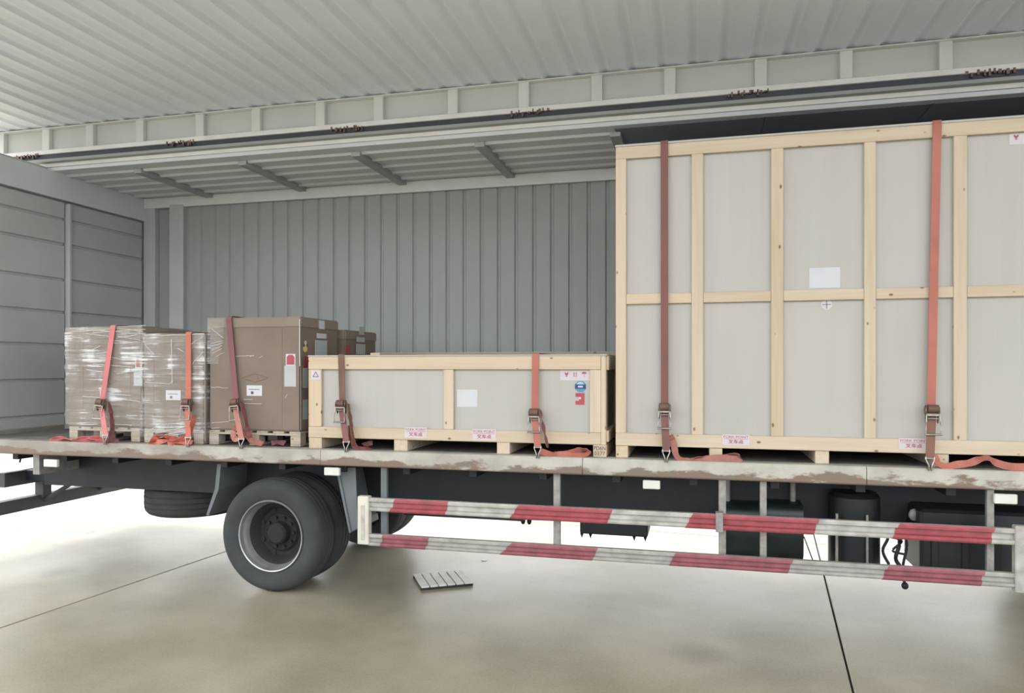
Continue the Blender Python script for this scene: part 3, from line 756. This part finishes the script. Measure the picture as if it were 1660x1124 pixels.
def diamond(parent, u, v, Y):
    x, z = AX(u, Y), AZ(u, v, Y); q = MB(); D = [(-.12, 0), (0, .035), (.12, 0), (0, -.035)]
    for k in range(4):
        a, b_ = D[k], D[(k+1) % 4]; q.tube([(x+a[0], Y-.001, z+a[1]), (x+b_[0], Y-.001, z+b_[1])], .0018, 4)
    q.box(x-.03, x+.03, Y-.002, Y, z-.012, z+.010); q.build('printed_diamond', 'ink_brown', parent)
KY = 5.19
# A: far left, wrapped
A0, A1 = AX(109, KY), -4.53; AZ1 = AZ(109, 531, KY)
pallet(A0+.02, A1-.02, KY, KY+.62, 'weathered wooden pallet at the far left, under the leftmost carton')
ca = carton(A0, A1, KY, KY+.62, AZ1, 'large leftmost carton in crinkled stretch film on a pallet', .11)
for u in (134, 211): x = AX(u, KY); MB().box(x-.004, x+.004, KY-.002, KY+.002, PZ+.01, AZ1-.12).build('seam', 'carton_seam', ca)
shipping_label(ca, 162, 629, 184, 644, KY-.001, 'paper_grey'); diamond(ca, 172, 618, KY-.0005); tilt_label(ca, 217, 580, 231, 626, 597, KY-.001)
film_shell(ca, A0, A1, KY, KY+.62, PZ-.02, AZ1, .011)
wraps(ca, [(134, 586, 182, 583), (150, 567, 162, 561), (176, 580, 212, 584), (134, 643, 162, 645), (192, 640, 212, 642), (196, 647, 228, 652), (140, 536, 210, 539),
           (188, 549, 222, 543), (132, 689, 158, 688), (186, 688, 214, 690), (180, 551, 215, 556), (150, 590, 215, 596), (205, 674, 222, 674), (112, 545, 134, 549),
           (188, 532, 232, 538), (140, 541, 178, 546), (190, 545, 229, 552), (156, 574, 176, 571), (112, 538, 170, 536), (190, 530, 236, 528), (112, 533, 178, 534), (150, 540, 236, 534), (196, 541, 236, 540), (130, 575, 150, 572), (140, 600, 178, 604), (190, 606, 228, 600)], KY-.016, .0024)
# B: small one
BYb = 5.17; B0, B1 = AX(232, BYb), AX(331, BYb); BZt = AZ(285, 541, BYb)
pallet(B0+.01, B1-.01, BYb, BYb+.60, 'weathered pallet under the small carton between the two bigger cartons')
cb = carton(B0, B1, BYb, BYb+.60, BZt, 'smaller carton in crinkled stretch film between the two larger cartons', .085)
for u in (249,): x = AX(u, BYb); MB().box(x-.003, x+.003, BYb-.002, BYb+.002, PZ+.01, BZt-.09).build('seam', 'carton_seam', cb)
shipping_label(cb, 269, 633, 293, 649, BYb-.001)
MB().box(B1-.001, B1+.014, BYb+.0, BYb+.012, DZ+.02, BZt-.01).bevel(.002).build('corner_guard', 'carton_lid', cb)
film_shell(cb, B0, B1, BYb, BYb+.60, PZ-.07, BZt, .011)
wraps(cb, [(252, 703, 300, 692), (262, 706, 326, 694), (240, 700, 262, 686), (278, 550, 279, 622), (272, 624, 280, 618), (236, 620, 272, 622), (288, 565, 300, 572),
           (250, 712, 322, 698), (308, 560, 330, 545), (312, 590, 330, 570), (236, 560, 250, 575), (234, 545, 330, 542)], BYb-.016, .0024)
# C: tall one with lid
C0, C1 = AX(339, KY), AX(487, KY); CZt = AZ(400, 515, KY)
pallet(C0+.0, C1+.0, KY, KY+.62, 'weathered pallet next to the low crate, under the carton with a plain lid')
cc = carton(C0, C1, KY, KY+.62, CZt, 'tall brown lidded carton with the partly unwrapped front, beside the low crate', .088)
x = AX(457, KY); MB().box(x-.003, x+.003, KY-.002, KY+.002, PZ+.01, CZt-.09).build('seam', 'carton_seam', cc)
shipping_label(cc, 400, 625, 425, 642, KY-.001); diamond(cc, 413, 613, KY-.0005); tilt_label(cc, 461, 574, 480, 627, 593, KY-.001)
wraps(cc, [(342, 557, 362, 553), (342, 562, 362, 556), (343, 568, 361, 560), (345, 573, 360, 565), (342, 628, 370, 629), (350, 578, 364, 572), (380, 578, 412, 577), (405, 579, 411, 576),
           (343, 686, 372, 684), (343, 695, 356, 694), (395, 654, 424, 655), (395, 648, 410, 648), (462, 646, 466, 640), (420, 580, 426, 578), (343, 533, 362, 548)], KY-.004, .0022)
q = MB().tube([(C1-.003, KY-.006, CZt-.02), (C1-.004, KY-.007, 1.95), (C1-.002, KY-.006, 1.80)], .004, 6); q.build('film_tail', 'film_white', cc)
def film_patch():
    x0, x1 = C0-.008, AX(366, KY); z0, z1 = AZ(350, 590, KY), CZt+.004; q = MB(); n = 14; rows = []
    for j in range(n*2+1):
        r = []
        for i in range(n+1):
            x = x0+(x1-x0)*i/n*(1-.35*(1-j/(2*n))); z = z0+(z1-z0)*j/(2*n)
            r.append(q.bm.verts.new((x, KY-.012+.008*noise.noise(Vector((x*20, 3, z*30))), z)))
        rows.append(r)
    for a, b_ in zip(rows, rows[1:]):
        for k in range(n): q.bm.faces.new((a[k], a[k+1], b_[k+1], b_[k]))
    q.build('stretch_film', 'stretch_film', cc, True)
film_patch()
# stickers on the right-hand side of C and of the carton behind it
def side_sticker(parent, name, mat, X, u0, v0, u1, v1, th=.002):
    y0, y1 = AY(u0, X), AY(u1, X)
    d = (y0+y1)/2/ray((u0+u1)/2)[1]
    return MB().box(X, X+th, y0, y1, CH-(v1-HZ)/F*d, CH-(v0-HZ)/F*d).build(name, mat, parent)
def side_set(parent, X, o, mat):
    side_sticker(parent, 'shipping_label', mat, X, o[0][0], o[0][1], o[0][2], o[0][3]); side_sticker(parent, 'shipping_label', mat, X, *o[1])
    side_sticker(parent, 'instruction_card', 'paper_grey', X, *o[2])
XS = C1+.0065
side_set(cc, XS, ((517, 520, 526, 534), (513, 541, 529, 549), (510, 552, 530, 580)), 'paper')
side_sticker(cc, 'tilt_indicator', 'sticker_red', C1+.0005, 493, 578, 500, 596); side_sticker(cc, 'instruction_card', 'paper_grey', C1+.0005, 491, 597, 499, 629)
side_sticker(cc, 'instruction_card', 'paper_grey', C1+.0005, 491, 648, 499, 680)
y_ = AY(494.5, C1); d_ = y_/ray(494.5)[1]; z_ = CH-(563-HZ)/F*d_
e = MB().cyl((C1, y_, z_-.01), (C1+.004, y_, z_-.01), .030, 16).build('impact_indicator', 'sticker_yellow', cc)
MB().cyl((C1+.004, y_-.022, z_+.012), (C1+.006, y_-.022, z_+.012), .012, 8).cyl((C1+.004, y_+.026, z_+.012), (C1+.006, y_+.026, z_+.012), .012, 8).build('black_dot', 'ink_dark', e)
MB().cyl((C1+.003, y_, z_+.035), (C1+.005, y_, z_+.035), .018, 12).build('pink_dot', 'paper_pink', e)
D0, D1 = C0+.02, C1+.02
pallet(D0, D1, KY+.72, KY+1.36, 'pallet under the rearmost carton, behind the lidded carton'); cdn = carton(D0, D1, KY+.72, KY+1.36, CZt-.07, 'rear carton behind the lidded one, only its labelled right side showing', .088)
side_set(cdn, D1+.0065, ((582, 530, 590, 543), (578, 547, 591, 555), (577, 558, 592, 580)), 'paper_grey')
side_sticker(cdn, 'tilt_indicator', 'sticker_red', D1+.0005, 560, 560, 567, 572)

# ------------------------------------------------------------------ ratchet straps
def ratchet_strap(label, u_top, u_bot, v_rt, v_rb, Yf, ztop, web, group, ydepth=.7, tail=None, metal='steel_rusty', hook_u=None, below=None, lean=0, tight=True, rot=0):
    """webbing runs over the load, down its front to the ratchet and on to a hook on the deck edge"""
    Y = Yf-.010
    xt, xr = AX(u_top, Y), AX(u_bot, Y); zt, zb = AZ(u_bot, v_rt, Y-.02), AZ(u_bot, v_rb, Y-.02)
    xh = AX(hook_u, YN) if hook_u else xr
    t = thing('ratchet_strap', label, 'strap', (xh, YN+.02, DZ), group)
    Wd = (1, 0, 0); w_ = .050
    pts = [((xt, Yf+ydepth+.02, 1.4), Wd), ((xt, Yf+ydepth+.015, ztop-.02), Wd), ((xt, Yf+ydepth, ztop+.006), Wd), ((xt, Yf+.02, ztop+.006), Wd), ((xt, Y+.004, ztop+.003), Wd), ((xt, Y-.001, ztop-.02), Wd)]
    for k in range(1, 9):
        f = k/8; pts.append(((xt+(xr-xt)*f, Y-.012*f, ztop-.02+(zt-ztop+.02)*f), Wd))
    MB().ribbon(pts, w_, .004).build('webbing', web, t)
    # ratchet
    h = zt-zb; yr = Y-.030
    MM = Matrix.Translation((xr, yr, zt)) @ Matrix.Rotation(rot, 4, 'Y') @ Matrix.Translation((-xr, -yr, -zt))
    def fin(q, nm, mt, sm=False):
        bmesh.ops.transform(q.bm, verts=q.bm.verts, matrix=MM); return q.build(nm, mt, t, sm)
    for sx2 in (-1, 1):
        x = xr+sx2*.034; q = MB()
        q.prism([(yr-.018, zt+.005), (yr+.016, zt+.005), (yr+.018, zt-.55*h), (yr+.004, zt-.62*h), (yr-.012, zt-.45*h)], 'x', x-.0025, x+.0025)
        q.bevel(.001); fin(q, 'side_plate', metal)
    q = MB().cyl((xr-.040, yr, zt-.012), (xr+.040, yr, zt-.012), .010, 12)
    for sx2 in (-1, 1):
        q.lathe([(0, .0), (0, .022), (.004, .022), (.004, 0)], (0, 0, 0), 14) if False else q.cyl((xr+sx2*.036, yr, zt-.028), (xr+sx2*.041, yr, zt-.028), .024, 14)
    fin(q, 'ratchet_gear', metal, True)
    q = MB().cyl((xr-.028, yr-.004, zt-.020), (xr+.028, yr-.004, zt-.020), .027, 18); fin(q, 'webbing_roll', 'web_roll', True)
    q = MB().box(xr-.034, xr+.034, yr-.030, yr-.020, zt-.36*h, zt-.27*h).bevel(.003); fin(q, 'pawl_plate', 'steel')
    q = MB().box(xr-.030, xr+.030, yr-.026, yr-.018, zt-.46*h, zt-.42*h).bevel(.002); fin(q, 'pawl_bar', 'steel')
    q = MB().tube([(xr-.036, yr-.02, zt-.30*h), (xr-.040, yr-.026, zt-.55*h), (xr-.043, yr-.030, zt-.85*h), (xr-.044, yr-.030, zb)], .0042, 8)
    q.tube([(xr+.036, yr-.02, zt-.30*h), (xr+.040, yr-.026, zt-.55*h), (xr+.043, yr-.030, zt-.85*h), (xr+.044, yr-.030, zb)], .0042, 8)
    q.cyl((xr-.048, yr-.030, zb), (xr+.048, yr-.030, zb), .007, 10); fin(q, 'ratchet_handle', 'steel', True)
    # webbing below the ratchet to the hook
    hz = DZ+.065
    P_ = []
    for k in range(9):
        f = k/8; P_.append(((xr+(xh-xr)*f, (yr+.006)*(1-f)+(YN-.005)*f, (zt-.35*h)*(1-f)+hz*f), Wd))
    MB().ribbon(P_, w_, .004).build('lower_webbing', below or web, t)
    # double wire hook over the deck edge
    q = MB()
    for sx2 in (-1, 1):
        q.tube(catmull([(xh+sx2*.024, YN-.006, hz+.01), (xh+sx2*.022, YN-.010, hz-.012), (xh+sx2*.008, YN-.016, DZ+.018), (xh+sx2*.008, YN-.014, DZ-.008), (xh+sx2*.010, YN+.010, DZ+.006), (xh+sx2*.010, YN+.03, DZ+.006)], 5), .0042, 6)
    q.cyl((xh-.03, YN-.006, hz), (xh+.03, YN-.006, hz), .005, 8)
    q.build('wire_hook', 'steel', t, True)
    for tl in (tail or []):
        ctl, mt = tl
        C_ = catmull(ctl, 8); R_ = []
        for i, c in enumerate(C_):
            p = Vector(c[:3]); tn = Vector(C_[min(i+1, len(C_)-1)][:3])-Vector(C_[max(i-1, 0)][:3]); tn.normalize()
            ref = Vector((0, 0, 1)) if abs(tn.z) < .9 else Vector((1, 0, 0))
            a = tn.cross(ref); a.normalize(); b_ = tn.cross(a)
            ang = c[3]+.5*noise.noise(p*23); R_.append((p, a*math.cos(ang)+b_*math.sin(ang)))
        MB().ribbon(R_, .046, .0035).build('loose_tail', mt, t)
    return t
SG = 'ratchet straps holding the load'
def T(u, v, Y, ang): return (AX(u, Y), Y, AZ(u, v, Y), ang)
H_ = PI/2
# tall crate
ratchet_strap('dark brown-red strap and ratchet down the left end of the tall crate', 1077, 1077.5, 655, 694, CY, TZ1+.016, 'web_maroon', SG, 1.9, hook_u=1080,
    tail=[([T(1086, 706, 5.10, 1.5), T(1092, 720, 5.09, 1.2), T(1095, 735, 5.08, 1.0), T(1101, 744, 5.08, .9), T(1116, 747.5, 5.08, .75), T(1135, 748, 5.08, .8), T(1152, 744, 5.08, 1.35), T(1172, 743, 5.085, 1.5), T(1192, 745, 5.085, 1.3),
            T(1200, 744, 5.10, 1.1), T(1196, 739, 5.115, .9), T(1180, 738, 5.12, .6), T(1150, 741, 5.125, .3), T(1120, 743, 5.125, .3)], 'web_salmon')])
ratchet_strap('bright coral strap and ratchet down the right part of the tall crate', 1519.5, 1508.5, 658, 704, CY, TZ1+.016, 'web_coral', SG, 1.9, metal='steel_rusty', hook_u=1507, below='web_brown',
    tail=[([T(1513, 738, 5.09, .9), T(1522, 752, 5.08, 1.0), T(1534, 757, 5.08, .9), T(1552, 753.5, 5.08, 1.2), T(1572, 751, 5.08, 1.1), T(1588, 745, 5.085, .7), T(1602, 743, 5.085, .5), T(1616, 751, 5.08, 1.2), T(1640, 757, 5.08, 1.45), T(1672, 758, 5.08, 1.3), T(1720, 762, 5.08, 1.0)], 'web_coral')])
# low crate
ratchet_strap('faded brown strap and ratchet on the left part of the low crate', 553, 556, 650, 684, CY, LZ1+.014, 'web_brown', SG, .78, hook_u=562, below='web_dusty',
    tail=[([T(564, 655, 5.09, 0), T(568, 680, 5.085, .1), T(571, 705, 5.08, 0), T(573, 722, 5.075, .1)], 'web_brown'),
          ([T(566, 690, 5.10, 0.2), T(574, 722, 5.10, .6), T(585, 728, 5.12, .9), T(600, 727, 5.14, .4), T(590, 722, 5.18, .9), T(604, 718, 5.2, .6)], 'web_dusty')])
ratchet_strap('pinkish orange strap and ratchet on the right part of the low crate', 868, 868, 664, 700, CY, LZ1+.014, 'web_coral', SG, .78, hook_u=872,
    tail=[([T(876, 665, 5.09, 0), T(880, 690, 5.085, .1), T(885, 712, 5.08, 0.1), T(888, 726, 5.075, .2)], 'web_dusty'),
          ([T(876, 732, 5.10, 1.0), T(895, 737, 5.10, .8), T(915, 737, 5.10, .9), T(935, 739, 5.10, .9), T(950, 737, 5.11, .6), T(955, 731, 5.12, .5), T(940, 730, 5.14, .9), T(922, 735, 5.13, 1.2), T(900, 736, 5.15, .7)], 'web_coral')])
# cartons
ratchet_strap('rose pink strap and ratchet on the leftmost carton', 183, 168, 648, 679, KY-.015, AZ1+.006, 'web_pink', SG, .66, hook_u=172, rot=.06,
    tail=[([T(176, 652, 5.13, 0), T(180, 672, 5.12, .1), T(182, 695, 5.11, 0.1), T(181, 712, 5.10, .4), T(190, 717, 5.10, .9), T(178, 715, 5.12, .6)], 'web_dusty'),
          ([T(176, 712, 5.10, 1.0), T(160, 716, 5.09, .9), T(148, 713, 5.09, .4), T(138, 716, 5.09, 1.2), T(122, 716, 5.09, .7), T(108, 712, 5.10, .3), T(95, 716, 5.10, .9), T(80, 716, 5.10, 1.2)], 'web_pink'),
          ([T(168, 711, 5.12, .3), T(155, 710, 5.12, .9), T(146, 712, 5.13, 1.4), T(135, 711, 5.12, .8), T(120, 714, 5.12, .4), T(96, 711, 5.12, 1.1), T(84, 715, 5.12, .6)], 'web_pink')])
ratchet_strap('orange strap and ratchet on the smaller wrapped carton', 305.5, 307, 648, 680, BYb-.015, BZt+.006, 'web_orange', SG, .64, hook_u=306,
    tail=[([T(315, 674, 5.10, .3), T(311, 690, 5.09, .3), T(306, 704, 5.085, .6), T(296, 712, 5.08, .9), T(284, 716, 5.08, .3), T(276, 718, 5.08, .9), T(283, 722, 5.075, .5)], 'web_orange'),
          ([T(312, 714, 5.12, .7), T(296, 713, 5.10, .3), T(278, 710, 5.10, .9), T(258, 707, 5.10, .4), T(250, 712, 5.10, .8), T(245, 719, 5.09, .3), T(256, 717, 5.09, 1.0), T(275, 715, 5.10, .4), T(300, 717, 5.09, .9), T(312, 718, 5.09, .8)], 'web_orange')])
ratchet_strap('dull red strap and ratchet on the lidded carton beside the low crate', 371, 384, 648, 681, KY-.010, CZt+.006, 'web_dusty', SG, .66, hook_u=392, rot=-.12, below='web_salmon',
    tail=[([T(392, 652, 5.13, 0), T(396, 672, 5.12, .1), T(401, 695, 5.11, 0.1), T(407, 716, 5.09, .2)], 'web_dusty'),
          ([T(384, 690, 5.10, 1.3), T(378, 702, 5.09, 1.5), T(381, 712, 5.09, 1.3), T(389, 708, 5.09, .9), T(385, 694, 5.09, 1.3), T(400, 708, 5.09, .4), T(412, 716, 5.09, .6), T(426, 720, 5.1, .9)], 'web_salmon'),
          ([T(440, 719, 5.2, .9), T(450, 717, 5.22, .5), T(462, 719, 5.2, 1.0)], 'web_dusty')])

# ------------------------------------------------------------------ small things on the ground
c4 = [GP(668, 937), GP(755, 932), GP(767, 950), GP(683, 958)]
O = Vector((*c4[3], 0)); ex = Vector((*c4[2], 0))-O; ey = Vector((*c4[0], 0))-O
Lx, Ly = ex.length, ey.length
ang = math.atan2(ex.y, ex.x)
sb = thing('slatted_board', 'small grey slatted board lying on the floor behind the wheel', 'board', (O.x, O.y, 0)); sb.rotation_euler = (0, 0, ang)
def loc_board(name, mat, x0, x1, y0, y1, z0, z1):
    o = MB().box(x0, x1, y0, y1, z0, z1).bevel(.003).build(name, mat); o.parent = sb; return o
shear = ey.dot(ex.normalized()); hy = math.sqrt(max(Ly**2-shear**2, .01))
loc_board('bearer', 'chassis_black', .0, Lx, .0, .03, 0, .018); loc_board('bearer', 'chassis_black', 0, Lx, hy-.03, hy, 0, .018)
n = 6
for k in range(n):
    loc_board('slat', 'slat_grey', k*Lx/n+.003, (k+1)*Lx/n-.004, 0, hy, .018, .030)
x, y = GP(785, 909)
tag(MB().cyl((x, y, 0), (x, y, .006), .028, 10).build('paper_scrap', 'paper'), 'tiny white scrap lying on the floor below the guard rail', 'scrap')
